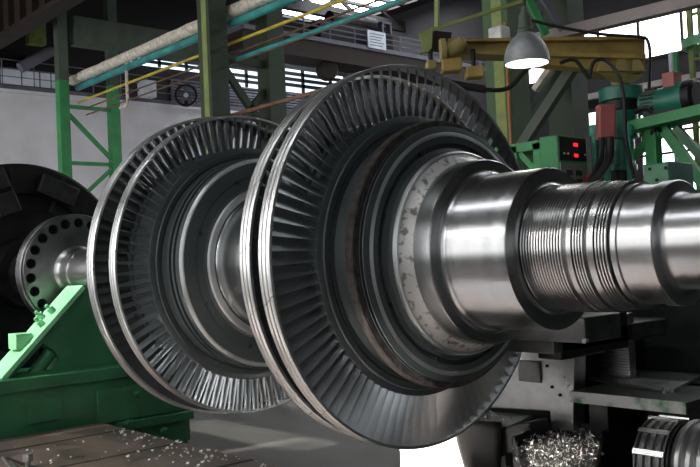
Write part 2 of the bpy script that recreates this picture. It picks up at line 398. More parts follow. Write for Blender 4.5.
# bolt standing in the slot and loose rods
pb = at(28, 467, 2, PT)
tb = thing('clamp_bolt', pb, 'small steel clamp bolt standing upright in the bed plate slot', 'bolt')
MB().cyl(pb, pb+V((0, 0, .07)), .018, 12).build('shank', 'milled', tb)
MB().cyl(pb+V((0, 0, .04)), pb+V((0, 0, .085)), .036, 6).build('nut', 'milled', tb, smooth=False)
for i, (u, v, u2, v2) in enumerate(((3, 458, 14, 472), (10, 462, 19, 473))):
    a, b = at(u, v, 2, PT+.012), at(u2, v2, 2, PT+.012)
    tag(MB().tube([a, (a+b)/2+V((.012, 0, .004)), b], .011, 8).build('steel_rod', 'milled'), ('short shiny steel rod lying by the corner of the plate', 'second short steel rod, next to the clamp bolt')[i], 'rod', 'loose rods on the bed plate')
# chips on the plate
ch = MB()
for i in range(150):
    if i < 95: x, y = random.uniform(-3.2, -.9), -.14-abs(random.gauss(0, .16))
    else: x, y = random.uniform(-3.2, -.8), random.uniform(-1.1, -.15)
    r = random.choice((.003, .004, .005, .0075)); a = random.uniform(0, PI)
    d1 = V((math.cos(a), math.sin(a), .2))*r*random.uniform(.7, 1.6); d2 = V((-math.sin(a), math.cos(a), .3))*r
    ch.obox((x, y, PT+r*.6), d1, d2, V((0, 0, r*.5)))
tag(ch.build('metal_chips', 'chip', smooth=False), 'pale metal chips scattered on the brown bed plate', 'chips', kind='stuff')

# far side: plaster wall, upper end wall, long wall with windows
YW = 12.6
struct(MB().box(-13.2, -13.0, -7.0, 9.5, FL, 3.40).box(-13.22, -12.94, -7, 9.5, 3.40, 3.46).build('wall_west', 'plaster'))
struct(MB().box(-14.6, -14.45, -7.2, YW, FL, 6.4).build('wall_gable', 'darkwall'))
struct(MB().box(-14.6, 10, YW, YW+.2, FL, 6.4).build('wall_north', 'bluewall'))
struct(MB().box(-14.6, 10, -7.2, -7.0, FL, 6.4).build('wall_south', 'darkwall'))
struct(MB().box(9.8, 10, -7.2, YW, FL, 6.4).build('wall_east', 'darkwall'))
struct(MB().box(-14.6, 10, -7.2, YW+.2, 6.3, 6.5).build('ceiling', 'roof'))
# corrugated panels of the gable above the gallery
cg = MB()
for k in range(16): cg.box(-14.44, -14.40, 7.0, 11.0, 3.3+k*.07, 3.335+k*.07)
struct(cg.build('trim_1', 'girder'))
wn = [0]
def window(name_m, rect, axis, val, bars_v, bars_h, depth=.05, sgn=1, frame='blacksteel', bw=.03):
    """rect = (a0,a1,z0,z1) along x (axis 1) or y (axis 0); emissive sky pane with dark bars in front of it"""
    wn[0] += 1
    a0, a1, z0, z1 = rect
    def bx(mb, a, b, z, zz, d0, d1):
        p, q = sorted((val+sgn*d0, val+sgn*d1))
        if axis == 1: mb.box(a, b, p, q, z, zz)
        else: mb.box(p, q, a, b, z, zz)
    pane = MB(); bx(pane, a0, a1, z0, z1, 0, .01)
    w = struct(pane.build('window_%d' % wn[0], name_m, org=((a0+a1)/2 if axis == 1 else val, val if axis == 1 else (a0+a1)/2, z0)))
    fr = MB()
    for t in bars_v: bx(fr, a0+(a1-a0)*t-bw/2, a0+(a1-a0)*t+bw/2, z0, z1, .01, depth)
    for t in bars_h: bx(fr, a0, a1, z0+(z1-z0)*t-bw/2, z0+(z1-z0)*t+bw/2, .01, depth)
    if fr.v: fr.build('window_frame', frame, w)
    return w
# north windows: the upper band, the two small ones, the lower grid
window('daynorth', (-8.4, 2.5, 3.70, 4.62), 1, YW, [i/12 for i in range(13)], [0, 1], sgn=-1, bw=.05)
window('daynorth', (-7.1, -5.98, 2.32, 2.86), 1, YW, [0, .5, 1], [0, 1], sgn=-1, bw=.05)
window('daynorth', (-5.75, 2.5, .95, 2.62), 1, YW, [i/22 for i in range(23)], [0, .25, .5, .75, 1], sgn=-1, bw=.045)
struct(MB().box(-8.6, 2.5, YW-.16, YW-.02, 3.10, 3.22).build('trim_2', 'beamgrey'))
# gable louvre windows
window('dayblue', (6.0, 8.05, 4.62, 4.92), 0, -14.43, [.35, .7], [.33, .66], sgn=1, bw=.07)
window('dayblue', (8.55, 9.75, 4.40, 4.86), 0, -14.43, [.5], [.3, .6], sgn=1, bw=.08)
window('dayblue', (10.0, 12.4, 4.42, 5.02), 0, -14.43, [.4, .8], [.30, .55, .8], sgn=1, bw=.09)
# south side windows and roof lights: they light the hall from behind the camera
for (xa, xb) in ((-13.8, -9.2), (-8.6, -4.0), (-3.4, 1.2)):
    window('day' if xb < 0 else 'daymid', (xa, xb, -.4, 2.5), 1, -7.0, [0, .25, .5, .75, 1], [0, .5, 1], bw=.10)  # third pane weaker, keeps the far wheel's lower blades from glaring
    window('daybright', (xa, xb, 3.15, 3.55), 1, -7.0, [0, .25, .5, .75, 1], [0, 1], bw=.10)
window('fillsouth', (1.8, 9.5, -.6, 4.7), 1, -7.0, [i/8 for i in range(9)], [0, .25, .5, .75, 1], bw=.10)  # added unseen pane, fills surfaces that face the camera
window('filleast', (-6.5, 1.0, .3, 4.7), 0, 9.8, [i/8 for i in range(9)], [0, .33, .66, 1], sgn=-1, bw=.10)  # added unseen pane, weak fill from the camera's right
def skylight(x0, x1, y0, y1, n, m='sky'):
    wn[0] += 1
    w = struct(MB().box(x0, x1, y0, y1, 6.27, 6.29).build('window_%d' % wn[0], m))
    f = MB()
    for i in range(n+1):
        x = x0+(x1-x0)*i/n; f.box(x-.05, x+.05, y0, y1, 6.20, 6.27)
    f.box(x0, x1, y0-.05, y0+.05, 6.2, 6.27).box(x0, x1, y1-.05, y1+.05, 6.2, 6.27)
    f.build('window_frame', 'blacksteel', w)
skylight(-11, 4, -3.5, -3.1, 10)
skylight(-14, -10.4, 9.2, 12.0, 6)
skylight(-9, 4, 9.2, 10.0, 9)
skylight(-7, 4, 4.9, 6.6, 9, 'fillroof')  # added unseen panel for the blade faces to reflect

# lattice columns, one by one
def column(x, y, w, ztop, m_lo, m_up, zsplit, label, braces, stripe=None, dy=.92, legs=None):
    t = thing('lattice_column', (x, y, FL), label, 'column', 'lattice columns of the hall')
    for i, yy in enumerate((y, y+dy)):
        mm = legs[i] if legs else (m_lo, m_up)
        for (z0, z1, m) in ((FL, zsplit, mm[0]), (zsplit, ztop, mm[1])):
            b = MB(); h = w/2; k = w*.12
            b.box(x-h, x+h, yy-h, yy-h+k, z0, z1).box(x-h, x+h, yy+h-k, yy+h, z0, z1).box(x-k, x+k, yy-h+k, yy+h-k, z0, z1)
            b.box(x+h-k, x+h, yy-h+k, yy+h-k, z0, z1)
            b.build('leg', m, t)
        if stripe and i == 0:
            MB().box(x-h*.25, x+h*.55, yy-h-.004, yy-h+.01, FL, ztop).build('stripe', stripe, t)  # light on the flange face, painted as a yellow green stripe
    for (za, zb, m) in braces:
        MB().bar((x+.02, y+w/2, za), (x+.02, y+dy-w/2, zb), .07, w*.35).build('brace', m, t)
    MB().box(x-w, x+w, y-w, y+dy+w, FL, FL+.04).build('base_plate', mm[0], t)
column(-10.8, 2.80, .17, 5.2, 'greencol', 'greygreen', 3.22, 'bright green lattice column standing farthest off by the pale wall',
       [(2.79, 2.79, 'greencol'), (2.66, 1.93, 'greencol'), (1.83, 1.83, 'greencol'), (1.10, 1.75, 'greencol'), (.95, .95, 'greencol')])
column(-6.2, 2.82, .27, 6.2, 'olive', 'olive', 1.0, 'dark olive lattice column with a yellowish painted-light stripe in the middle of the row',
       [(2.70, 2.66, 'olive'), (2.55, 1.75, 'olive'), (3.9, 3.86, 'olive'), (1.60, 2.3, 'olive')], stripe='oliveyel')
column(-1.56, 2.84, .27, 6.2, 'greencol', 'olive', 1.0, 'grey green lattice column behind the hanging lamp and the control box',
       [(1.05, 1.72, 'greygreen'), (1.85, 2.6, 'greygreen'), (2.75, 2.72, 'olive')], legs=(('midgreen', 'midgreen'), ('olive', 'olive')), stripe='oliveyel')

# pipes along the columns
YP = 3.12
def pipe(u, v, u2, v2, r, m, name, label, cat, x0=None, x1=-1.0, y=YP, wavy=0):
    a, b = at(u, v, 1, y), at(u2, v2, 1, y)
    x0 = a.x if x0 is None else x0
    z = (a.z+b.z)/2
    n = 40 if wavy else 2
    pts = [V((x0+(x1-x0)*i/(n-1), y, z)) for i in range(n)]
    rr = [r*(1+wavy*random.uniform(-1, 1)) for _ in range(n)] if wavy else r
    o = tag(MB().tube(pts, rr, 14).build(name, m), label, cat)
    return o
lagp = pipe(72, 78, 230, 16, .085, 'lag', 'lagged_pipe', 'thick beige lagged pipe running overhead between the columns', 'pipe', wavy=.06)
pipe(75, 88, 290, 1, .054, 'tealpipe', 'overhead_pipe', 'teal pipe just under the thick beige lagged pipe', 'pipe', x0=-10.9)
pipe(75, 102, 300, 19, .020, 'yellowcable', 'overhead_pipe', 'thin yellow pipe under the upper teal pipe', 'pipe', x0=-10.9)
pipe(232, 62, 400, 0, .030, 'tealpipe', 'overhead_pipe', 'lower teal pipe starting at the dark striped column', 'pipe', x0=-6.1)
pipe(100, 103, 330, 18, .012, 'copper', 'overhead_pipe', 'thin brown pipe just below the yellow pipe', 'pipe', x0=-10.7)
pipe(150, 90, 400, 7, .012, 'copper', 'overhead_pipe', 'lowest thin copper pipe crossing behind the wheels', 'pipe', x0=-10.6)
a, b = at(126, 62, 1, 3.12), at(126, 106, 1, 3.12)
tag(MB().tube([a, V((a.x, a.y, b.z+.05)), V((a.x-.05, a.y, b.z)), V((a.x-.25, a.y, b.z))], .025, 8).build('drain_pipe', 'lag'), 'thin beige drop pipe beside the bright green column', 'pipe')
# rising rusty bars in front of the gable, behind the wheels
a, b = at(222, 118, 1, 3.0), at(345, 84, 1, 3.0)
tag(MB().bar(a, b, .035, .04).build('strut', 'copper'), 'rusty sloping bar between the two wheels', 'bar')

# gallery over the pale wall
gl = thing('gallery', (-13.8, 3, 3.46), 'railed gallery on top of the pale wall', 'gallery')
MB().box(-14.4, -12.96, -2, 9.6, 3.46, 3.54).build('deck', 'girder', gl)
for (y0, y1) in ((2.0, 2.55), (2.58, 2.95), (2.98, 3.3), (3.33, 3.52), (3.55, 3.72)):
    MB().box(-13.0, -12.97, y0, y1, 3.56, 3.84).build('railing_panel', 'pale', gl)
rl = MB()
for z in (3.70, 3.86, 4.02): rl.tube([(-12.98, -2, z), (-12.98, 9.6, z)], .014, 6)
rl.build('rail', 'girder', gl)
for k in range(13):
    y = 2.0+k*.6; MB().cyl((-12.98, y, 3.54), (-12.98, y, 4.03), .016, 6).build('railing_post', 'girder', gl)
cb = at(147, 90, 0, -12.9)
tag(MB().box(-13.05, -12.75, cb.y-.14, cb.y+.14, 3.54, cb.z+.18).build('electrical_cabinet', 'pale', bevel=.01), 'pale blue cabinet standing on the gallery deck', 'cabinet')
fm = at(186, 96, 0, -12.8)
fan = thing('fan', (fm.x, fm.y, 3.54), 'dark round fan on the gallery, half hidden by the pipes', 'fan')
MB().lathe([(0, .20), (0, .24), (.12, .24), (.12, .20)], fm, (1, -.6, 0), n=32, closed=True).build('housing_ring', 'blacksteel', fan)
MB().lathe([(.0, .02), (.0, .06), (.1, .05), (.1, .02)], fm, (1, -.6, 0), n=16).build('hub', 'pale', fan)
for k in range(5):
    a = 2*PI*k/5; e = V((-.0, 0, 1)); g = V((.514, .857, 0))
    r = e*math.cos(a)+g*math.sin(a); t = e*-math.sin(a)+g*math.cos(a)
    MB().obox(fm+r*.12+V((.05, -.03, 0)), r*.08, t*.04, V((.008, -.005, 0))).build('fan_blade', 'girder', fan)
MB().bar((fm.x, fm.y, 3.54), (fm.x, fm.y, fm.z-.2), .06, .06).build('foot', 'blacksteel', fan)

# overhead crane bridge spanning the hall
cr = thing('overhead_crane', (-9, 8, 3.7), 'grey overhead crane bridge with railed walkway and white notice board', 'crane')
MB().box(-9.5, -8.9, 5.2, YW-.1, 3.70, 4.02).build('bridge_girder', 'brown', cr)
MB().box(-9.5, -8.85, 5.2, YW-.1, 4.02, 4.10).build('walkway_edge', 'girder', cr)
for z in (4.20, 4.30, 4.40): MB().tube([(-8.87, 5.2, z), (-8.87, YW-.1, z)], .014, 6).build('rail', 'girder', cr)
for k in range(12): MB().cyl((-8.87, 5.3+.62*k, 4.1), (-8.87, 5.3+.62*k, 4.42), .016, 6).build('railing_post', 'girder', cr)
p = at(377, 40, 0, -8.82)
nb_ = MB().box(-8.84, -8.82, p.y-.24, p.y+.24, p.z-.17, p.z+.17).build('notice_board', 'pale', cr)
tl = MB()
for k in range(5): tl.box(-8.82, -8.817, p.y-.19, p.y+.19-.05*(k % 3), p.z+.10-.055*k, p.z+.115-.055*k)
tl.build('text_line', 'girder', nb_)
p = at(385, 28, 0, -8.9)
MB().box(-8.96, -8.84, p.y-.13, p.y-.09, 4.40, 4.62).box(-8.96, -8.84, p.y+.09, p.y+.13, 4.40, 4.62).box(-8.96, -8.84, p.y-.13, p.y+.13, 4.60, 4.64).build('hatch_frame', 'girder', cr)
mtr = at(352, 20, 0, -9.2)
for k in range(4):
    q = at(335+11*k, 17+2*k, 0, -9.25)
    MB().cyl(q+V((0, -.16, -.05)), q+V((0, .16, -.05)), .15, 14).build('winch_drum', 'blacksteel', cr)
MB().box(-9.45, -9.05, mtr.y-.95, mtr.y+.95, 4.10, mtr.z-.15).build('trolley', 'blacksteel', cr)
hk = at(327, 70, 0, -9.1)
hb = thing('hook_block', (hk.x, hk.y, hk.z-.3), 'dark round hook block hanging under the crane bridge', 'hook block')
MB().lathe([(-.10, .02), (-.10, .17), (-.07, .20), (.07, .20), (.10, .17), (.10, .02)], hk, (1, -.4, 0), n=24).build('sheave', 'brown', hb)
MB().cyl(hk+V((0, 0, .2)), V((hk.x, hk.y, 3.72)), .02, 8).build('wire_rope', 'blacksteel', hb)
MB().tube([hk+V((0, 0, -.28)), hk+V((0, .06, -.4)), hk+V((0, .02, -.5)), hk+V((0, -.08, -.45))], .03, 8).build('hook', 'brown', hb)

# brown crane runway girder overhead, dark truss members
rg = MB().box(-14.3, -2.6, 2.05, 2.35, 4.02, 4.10).box(-14.3, -2.6, 2.17, 2.23, 4.10, 4.80).box(-14.3, -2.6, 2.05, 2.35, 4.80, 4.88)
for k in range(24): rg.box(-14.2+k*.5, -14.16+k*.5, 2.07, 2.33, 4.10, 4.80)
tag(rg.build('runway_girder', 'brown'), 'brown riveted crane runway girder running over the columns', 'girder')
for i, (x) in enumerate((-12.2, -7.6, -3.2)):
    b = MB(); b.bar((x, -6.9, 5.9), (x, YW, 5.9), .12, .25)
    for k in range(14):
        y = -6.5+k*1.35; b.bar((x, y, 5.9), (x, y+.68, 6.28), .06, .08); b.bar((x, y+.68, 6.28), (x, y+1.35, 5.9), .06, .08)
    struct(b.build('trim_%d' % (3+i), 'darkwall'))
tag(MB().box(-10.9, -10.7, 3.0, 7.5, 3.85, 4.35).build('tie_beam', 'greygreen', bevel=.01), 'grey green tie beam behind the farthest column', 'beam')
a = at(36, 45, 0, -12.6)
tag(MB().box(-12.7, -12.5, a.y-.16, a.y+.16, a.z, 5.2).build('short_post', 'oliveyel'), 'short yellow green post above the gallery', 'post')
a, b = at(20, 68, 0, -12.7), at(50, 52, 0, -12.7)
tag(MB().tube([a, b, V((-14.47, b.y+.3, b.z+.25))], .10, 12).build('duct', 'girder'), 'grey sloping duct above the gallery panels', 'duct')

# ================================================================== JIB ARM AND DRIVE UNIT
D0 = 6.7
jr = (deep(645, 54, D0)-deep(480, 47, D0)); jr.z = 0; jr.normalize()
jn = V((-jr.y, jr.x, 0))                                         # away from the camera
def jp(u, v, back=0.): return deep(u, v, D0+back)
jib = thing('jib_arm', jp(560, 60, .1), 'yellow ochre jib arm carrying hoist motors above the teal drive unit', 'jib crane')
def jprism(mb, pts, th, back=0.): return mb.prism([jp(u, v, back) for u, v in pts], jn*th)
a_ = MB()
jprism(a_, [(448, 41), (645, 38), (645, 55), (448, 50)], .06)
jprism(a_, [(448, 38.5), (646, 35.8), (646, 39), (448, 41.5)], .22, -.08)
jprism(a_, [(448, 50), (646, 54), (646, 58.5), (448, 53)], .22, -.08)
a_.build('arm_beam', 'ochre', jib)
ab = MB(); jprism(ab, [(520, 57), (646, 58), (644, 72), (606, 76), (585, 68), (520, 62)], .16, -.02); ab.build('lower_chord', 'ochre', jib)
for u in (605, 623, 638):
    MB().prism([jp(u-4, 58, -.05), jp(u+1, 57, -.05), jp(u+8, 71, -.05), jp(u-7, 71, -.05)], jn*.03).build('gusset', 'ochrelite', jib)
MB().add(*(lambda q: ([q(598, 72, -.12), q(645, 75, -.12), q(645, 75, .2), q(598, 72, .2), q(612, 82, -.06), q(631, 83, -.06), q(631, 83, .14), q(612, 82, .14)],
   [(0, 1, 2, 3), (4, 5, 6, 7), (0, 1, 5, 4), (1, 2, 6, 5), (2, 3, 7, 6), (3, 0, 4, 7)]))(jp)).build('saddle', 'ochrelite', jib)
MB().cyl(jp(621, 80, .04), jp(621, 90, .04), .075, 20).build('pivot_post', 'ochrelite', jib)
ep = MB(); jprism(ep, [(419, 33), (432, 28), (432, 47), (428, 52), (418, 54), (423, 50)], .03, -.12); ep.build('end_plate', 'oliveyel', jib)
MB().bar(jp(432, 41, 0), jp(450, 43, 0), .10, .14).build('arm_end', 'brown', jib)
mo = MB(); mo.cyl(jp(446, 51, -.14), jp(462, 44, -.14), .062, 18); mo.cyl(jp(440, 50, -.14), jp(446, 49.5, -.14), .085, 18); mo.cyl(jp(461, 44.5, -.14), jp(466, 43, -.14), .045, 14)
mo.build('hoist_motor', 'ochrelite', jib, bevel=.006)
for (u, v, w, h) in ((451, 66, 10, 6.5), (474, 73, 8.5, 5.5), (431, 66, 5, 4.5)):
    c_ = jp(u, v, -.1); MB().obox(c_, jr*(w*D0/FPX), V((0, 0, h*D0/FPX)), jn*.07).build('gear_box', 'ochre' if u > 440 else 'ochrelite', jib, bevel=.012)
    MB().cyl(c_, V((c_.x, c_.y, jp(u, 49, -.1).z)), .018, 8).build('hanger', 'blacksteel', jib)

def drive():
    cx = jp(621, 98, .04); D = D0
    t = thing('drive_unit', V((cx.x, cx.y, .2)), 'teal vertical drive unit with wide drum top under the jib arm', 'drive unit')
    z = lambda v: jp(621, v, .04).z
    px = D/FPX
    def vc(v0, v1, r, name, m='teal', u=621, back=.04, n=32):
        p = jp(u, v0, back); q = V((p.x, p.y, jp(u, v1, back).z))
        return MB().lathe([(0, r*.9), (.008, r), ((p-q).length-.008, r), ((p-q).length, r*.9)], q, (0, 0, 1), n=n).build(name, m, t)
    vc(88, 102, 22*px, 'drum')
    vc(101, 112, 18*px, 'drum_collar', 'blacksteel')
    vc(111, 140, 16*px, 'motor_body'); vc(139, 166, 13*px, 'lower_body'); vc(165, 172, 16*px, 'flange')
    vc(171, 196, 12*px, 'spindle_housing', 'blacksteel')
    for (u, v0, b) in ((628, 128, -.24), (594, 128, -.10), (606, 150, -.15)):
        vc(v0, 194, 3.2*px, 'guide_rod', 'tealrod', u, b, 14)
        vc(v0-3, v0+8, 5*px, 'rod_cap', 'tealrod', u, b, 14)
    return t
drive()
rb = thing('junction_box', jp(608, 138, -.28), 'faded red junction box fixed on the teal drive unit', 'box')
MB().prism([jp(599, 104, -.28), jp(616.5, 104, -.28), jp(616.5, 138, -.28), jp(599, 139, -.28)], jn*.10).build('case', 'redbox', rb, bevel=.008)
MB().prism([jp(600.5, 106, -.29), jp(615, 106, -.29), jp(615, 136.5, -.29), jp(600.5, 137, -.29)], jn*.012).build('cover', 'redbox', rb, bevel=.004)
def hose(pts, r, label, m='rubber', d=D0, name='hose', cat='hose'):
    P = [deep(u, v, d+dd) for u, v, dd in pts]; out = []
    for i in range(len(P)-1):
        p0_, p1_, p2_, p3_ = P[max(0, i-1)], P[i], P[i+1], P[min(len(P)-1, i+2)]
        for k in range(6):
            t = k/6; out.append(.5*((2*p1_)+(-p0_+p2_)*t+(2*p0_-5*p1_+4*p2_-p3_)*t*t+(-p0_+3*p1_-3*p2_+p3_)*t**3))
    out.append(P[-1])
    return tag(MB().tube(out, r, 10).build(name, m), label, cat)
hose([(610, 138, -.3), (609, 158, -.35), (602, 172, -.5), (590, 184, -.7), (575, 190, -.8)], .032, 'thick black hose hanging out of the red junction box')
hose([(602, 138, -.28), (600, 160, -.3), (594, 176, -.4), (584, 188, -.5)], .026, 'thinner black hose behind the thick one under the red box')
hose([(560, 63, -.3), (575, 60, -.3), (588, 77, -.3), (590, 74, -.3), (594, 62, -.3), (605, 60, -.3), (618, 74, -.35), (624, 100, -.4), (626, 140, -.4), (634, 178, -.4)], .014, 'long black cable looping from the jib arm down past the drum')
hose([(636, 112, -.2), (648, 108, -.3), (655, 120, -.3), (650, 140, -.2), (640, 148, -.1)], .02, 'black cable bundle between drum and green motor')
hose([(530, 20, -.3), (560, 27, -.3), (600, 34, -.3), (640, 37, -.3), (648, 42, -.3), (650, 58, -.3), (649, 90, -.2), (648, 104, -.2)], .012, 'thin dark cable running over the jib arm and down its end')
hose([(460, 84, .1), (490, 90, .1), (510, 87, .1), (526, 70, .1), (540, 62, .1)], .018, 'sagging black cable behind the lamp and the gear boxes')

# green truss platform with motor at the far side, to the right of the drive unit
GP = 2.75
pl = thing('truss_platform', (.5, GP, FL), 'green steel truss platform beside the teal drive unit', 'platform')
def gp(u, v, y=GP): return at(u, v, 1, y)
pz = gp(655, 118).z
MB().bar(gp(636, 128), gp(722, 108), .30, .075, up=(0, 0, 1)).build('top_beam', 'greencol', pl)
MB().bar(gp(658, 120), gp(706, 188), .05, .075).build('diagonal_brace', 'greencol', pl)
MB().bar(gp(676, 128), gp(715, 172), .05, .06).build('diagonal_brace', 'green', pl)
MB().bar(gp(662, 128), gp(632, 158), .05, .06).build('diagonal_brace', 'greencol', pl)
MB().bar(gp(652, 122), V((gp(652, 122).x, GP, FL)), .09, .09, up=(1, 0, 0)).build('post', 'greencol', pl)
MB().bar(gp(718, 110), V((gp(718, 110).x, GP, FL)), .09, .09, up=(1, 0, 0)).build('post', 'greencol', pl)
MB().prism([gp(640, 122), gp(668, 118), gp(668, 130), gp(655, 142), gp(642, 142)], (0, .05, 0)).build('gusset_plate', 'greencol', pl)
gm = thing('electric_motor', gp(668, 110, 2.72), 'green finned electric motor lying on the truss platform', 'motor')
mc0, mc1 = gp(643, 102, 2.72), gp(690, 99, 2.72); mc1.z = mc0.z = gp(668, 101, 2.72).z
L_ = mc1.x-mc0.x
MB().lathe([(0, .06), (0, .085), (L_*.35, .085), (L_*.36, .105), (L_*.8, .105), (L_*.82, .125), (L_*.98, .125), (L_, .11)], mc0, (1, 0, 0), n=32).build('motor_housing', 'teal', gm)
fn = MB()
for k in range(18):
    a = 2*PI*k/18; fn.obox(mc0+V((L_*.2, math.cos(a)*.09, math.sin(a)*.09)), (L_*.14, 0, 0), V((0, math.cos(a), math.sin(a)))*.014, V((0, -math.sin(a), math.cos(a)))*.004)
fn.build('cooling_fin', 'greygreen', gm)['kind'] = 'stuff'
MB().lathe([(0, .128), (.06, .128), (.08, .10), (.08, .02)], mc0+V((L_*.96, 0, 0)), (1, 0, 0), n=32).build('fan_cover', 'blacksteel', gm)
MB().box(mc0.x+L_*.52, mc0.x+L_*.78, 2.66, 2.78, mc0.z+.09, mc0.z+.20).build('terminal_box', 'redbox', gm, bevel=.006)
MB().box(mc0.x+L_*.1, mc0.x+L_*.9, 2.64, 2.80, gp(668, 119, 2.72).z, mc0.z-.07).build('motor_foot', 'blacksteel', gm)
# upright conduits by the motor
for (u, m, lab) in ((678, 'greencol', 'green upright conduit rising behind the motor'), (673, 'pale', 'pale upright conduit next to the green one')):
    q = gp(u, 92, 2.95)
    tag(MB().cyl((q.x, q.y, FL), (q.x, q.y, gp(u, 52, 2.95).z), .02, 8).build('conduit', m), lab, 'conduit')
lad = thing('ladder', (gp(695, 60, 3.3).x, 3.3, FL), 'yellowish caged ladder at the edge of the platform', 'ladder')
for du in (692, 703):
    q = gp(du, 60, 3.3); MB().bar((q.x, 3.3, FL), (q.x, 3.3, 3.0), .03, .04, up=(1, 0, 0)).build('rail', 'oliveyel', lad)
q0, q1 = gp(692, 60, 3.3), gp(703, 60, 3.3)
for k in range(24): MB().cyl((q0.x, 3.3, FL+.2+k*.18), (q1.x, 3.3, FL+.2+k*.18), .012, 6).build('rung', 'oliveyel', lad)
q = gp(697, 47, 3.25)
MB().lathe([(0, .20), (0, .225), (.07, .225), (.07, .20)], (q.x+.08, 3.35, q.z), (0, 0, 1), n=24, closed=True).build('cage_hoop', 'greenlite', lad)
# pale green cabinet just behind the shaft
gc = gp(659, 186, 1.9)
cab = thing('control_cabinet', (gc.x, 2.0, -.30), 'small pale green cabinet with three holes just behind the shaft collar', 'cabinet')
x0_, x1_ = gp(643, 170, 1.9).x, gp(671, 170, 1.9).x
MB().box(x0_, x1_, 1.9, 2.2, gp(655, 200, 1.9).z, gp(655, 163, 1.9).z).build('case', 'teal', cab, bevel=.008)
MB().box(x0_+.01, x1_-.01, 1.885, 1.9, gp(655, 199, 1.9).z, gp(655, 165, 1.9).z).build('door', 'palegreen', cab, bevel=.004)
MB().box((x0_+x1_)/2-.1, (x0_+x1_)/2+.1, 1.95, 2.15, -.30, gp(655, 199, 1.9).z).build('pedestal', 'green', cab)
for (u, v) in ((650, 169), (666, 168), (657, 180)):
    q = gp(u, v, 1.885); MB().cyl((q.x, 1.878, q.z), (q.x, 1.89, q.z), .011, 10).build('hole', 'hole', cab)
# digital readout box
rx0, rx1, ry0, ry1 = -.66, -.50, 2.0, 2.37
zt, zb, zm = .83, .30, .64
rd = thing('readout_box', (-.58, 2.18, FL), 'green control box with two red digital displays behind the shaft', 'control box')
MB().box(rx0, rx1, ry0, ry1, zb, zt).build('case', 'greencol', rd, bevel=.008)
MB().box(-.65, -.52, 2.1, 2.3, FL, zb).build('pedestal', 'green', rd)
MB().box(rx1-.005, rx1+.008, ry0+.01, ry1-.01, zm+.005, zt-.012).build('display_panel', 'black', rd, bevel=.003)
MB().box(rx1-.005, rx1+.010, ry0+.01, ry1-.01, zb+.01, zm-.012).build('lower_panel', 'greypanel', rd, bevel=.003)
seg = {'8': 'abcdefg', '5': 'afgcd', '0': 'abcdef', '3': 'abgcd'}
def digit(mb, y, z, ch, w=.014, h=.025):
    t = .004
    P_ = dict(a=(0, w, h-t, h), g=(0, w, h/2-t/2, h/2+t/2), d=(0, w, 0, t), f=(0, t, h/2, h), b=(w-t, w, h/2, h), e=(0, t, 0, h/2), c=(w-t, w, 0, h/2))
    for s in seg[ch]:
        a, b, c_, d = P_[s]; mb.box(rx1+.008, rx1+.0105, y+a, y+b, z+c_, z+d)
for (zz, txt) in ((.765, '858'), (.685, '503')):
    mb = MB()
    for i, chh in enumerate(txt): digit(mb, 2.19+i*.019, zz-.012, chh)
    mb.build('display_digit', 'led', rd, smooth=False)
for y in (2.06, 2.11, 2.33): MB().cyl((rx1+.008, y, .695), (rx1+.016, y, .695), .008, 10).build('switch', 'white', rd)
for (y, z) in ((2.08, .555), (2.20, .555), (2.08, .49), (2.20, .49)):
    MB().box(rx1+.008, rx1+.013, y, y+.075, z-.02, z+.02).build('nameplate_window', 'black', rd)
MB().cyl((rx1+.008, 2.335, .52), (rx1+.035, 2.335, .52), .022, 16).build('stop_button', 'redknob', rd)
# green bench frame behind
bf = thing('bench_frame', (-.9, 2.3, FL), 'bright green braced bench frame beside the display box', 'frame')
q0, q1 = at(498, 149, 1, 2.3), at(548, 143, 1, 2.3); zt_ = (q0.z+q1.z)/2
MB().box(q0.x-.2, q1.x, 2.25, 2.6, zt_-.05, zt_+.02).build('top', 'greencol', bf)
for u in (514, 540):
    q = at(u, 150, 1, 2.28); MB().box(q.x-.045, q.x+.045, 2.25, 2.33, FL, zt_).build('leg', 'greencol', bf)
MB().bar(at(520, 153, 1, 2.29), at(541, 175, 1, 2.29), .03, .05).build('brace', 'greencol', bf)
MB().bar(at(512, 158, 1, 2.29), at(497, 172, 1, 2.29), .03, .05).build('brace', 'greencol', bf)
q = at(508, 80, 1, 2.7)
tag(MB().cyl((q.x, q.y, FL), (q.x, q.y, at(496, 60, 1, 2.7).z+.3), .015, 8).build('conduit', 'orange'), 'thin orange upright conduit in front of the grey green column', 'conduit')
a, b = at(514, 158, 1, 2.62), at(579, 58, 1, 2.62)
tag(MB().bar(a, b, .07, .085).build('raking_strut', 'greygreen'), 'grey raking strut leaning behind the control box', 'strut')
a, b = at(535, 90, 1, 2.6), at(556, 60, 1, 2.6)
tag(MB().bar(a, b, .05, .05).build('raking_strut', 'lag'), 'thin tan raking bar under the lamp', 'strut')

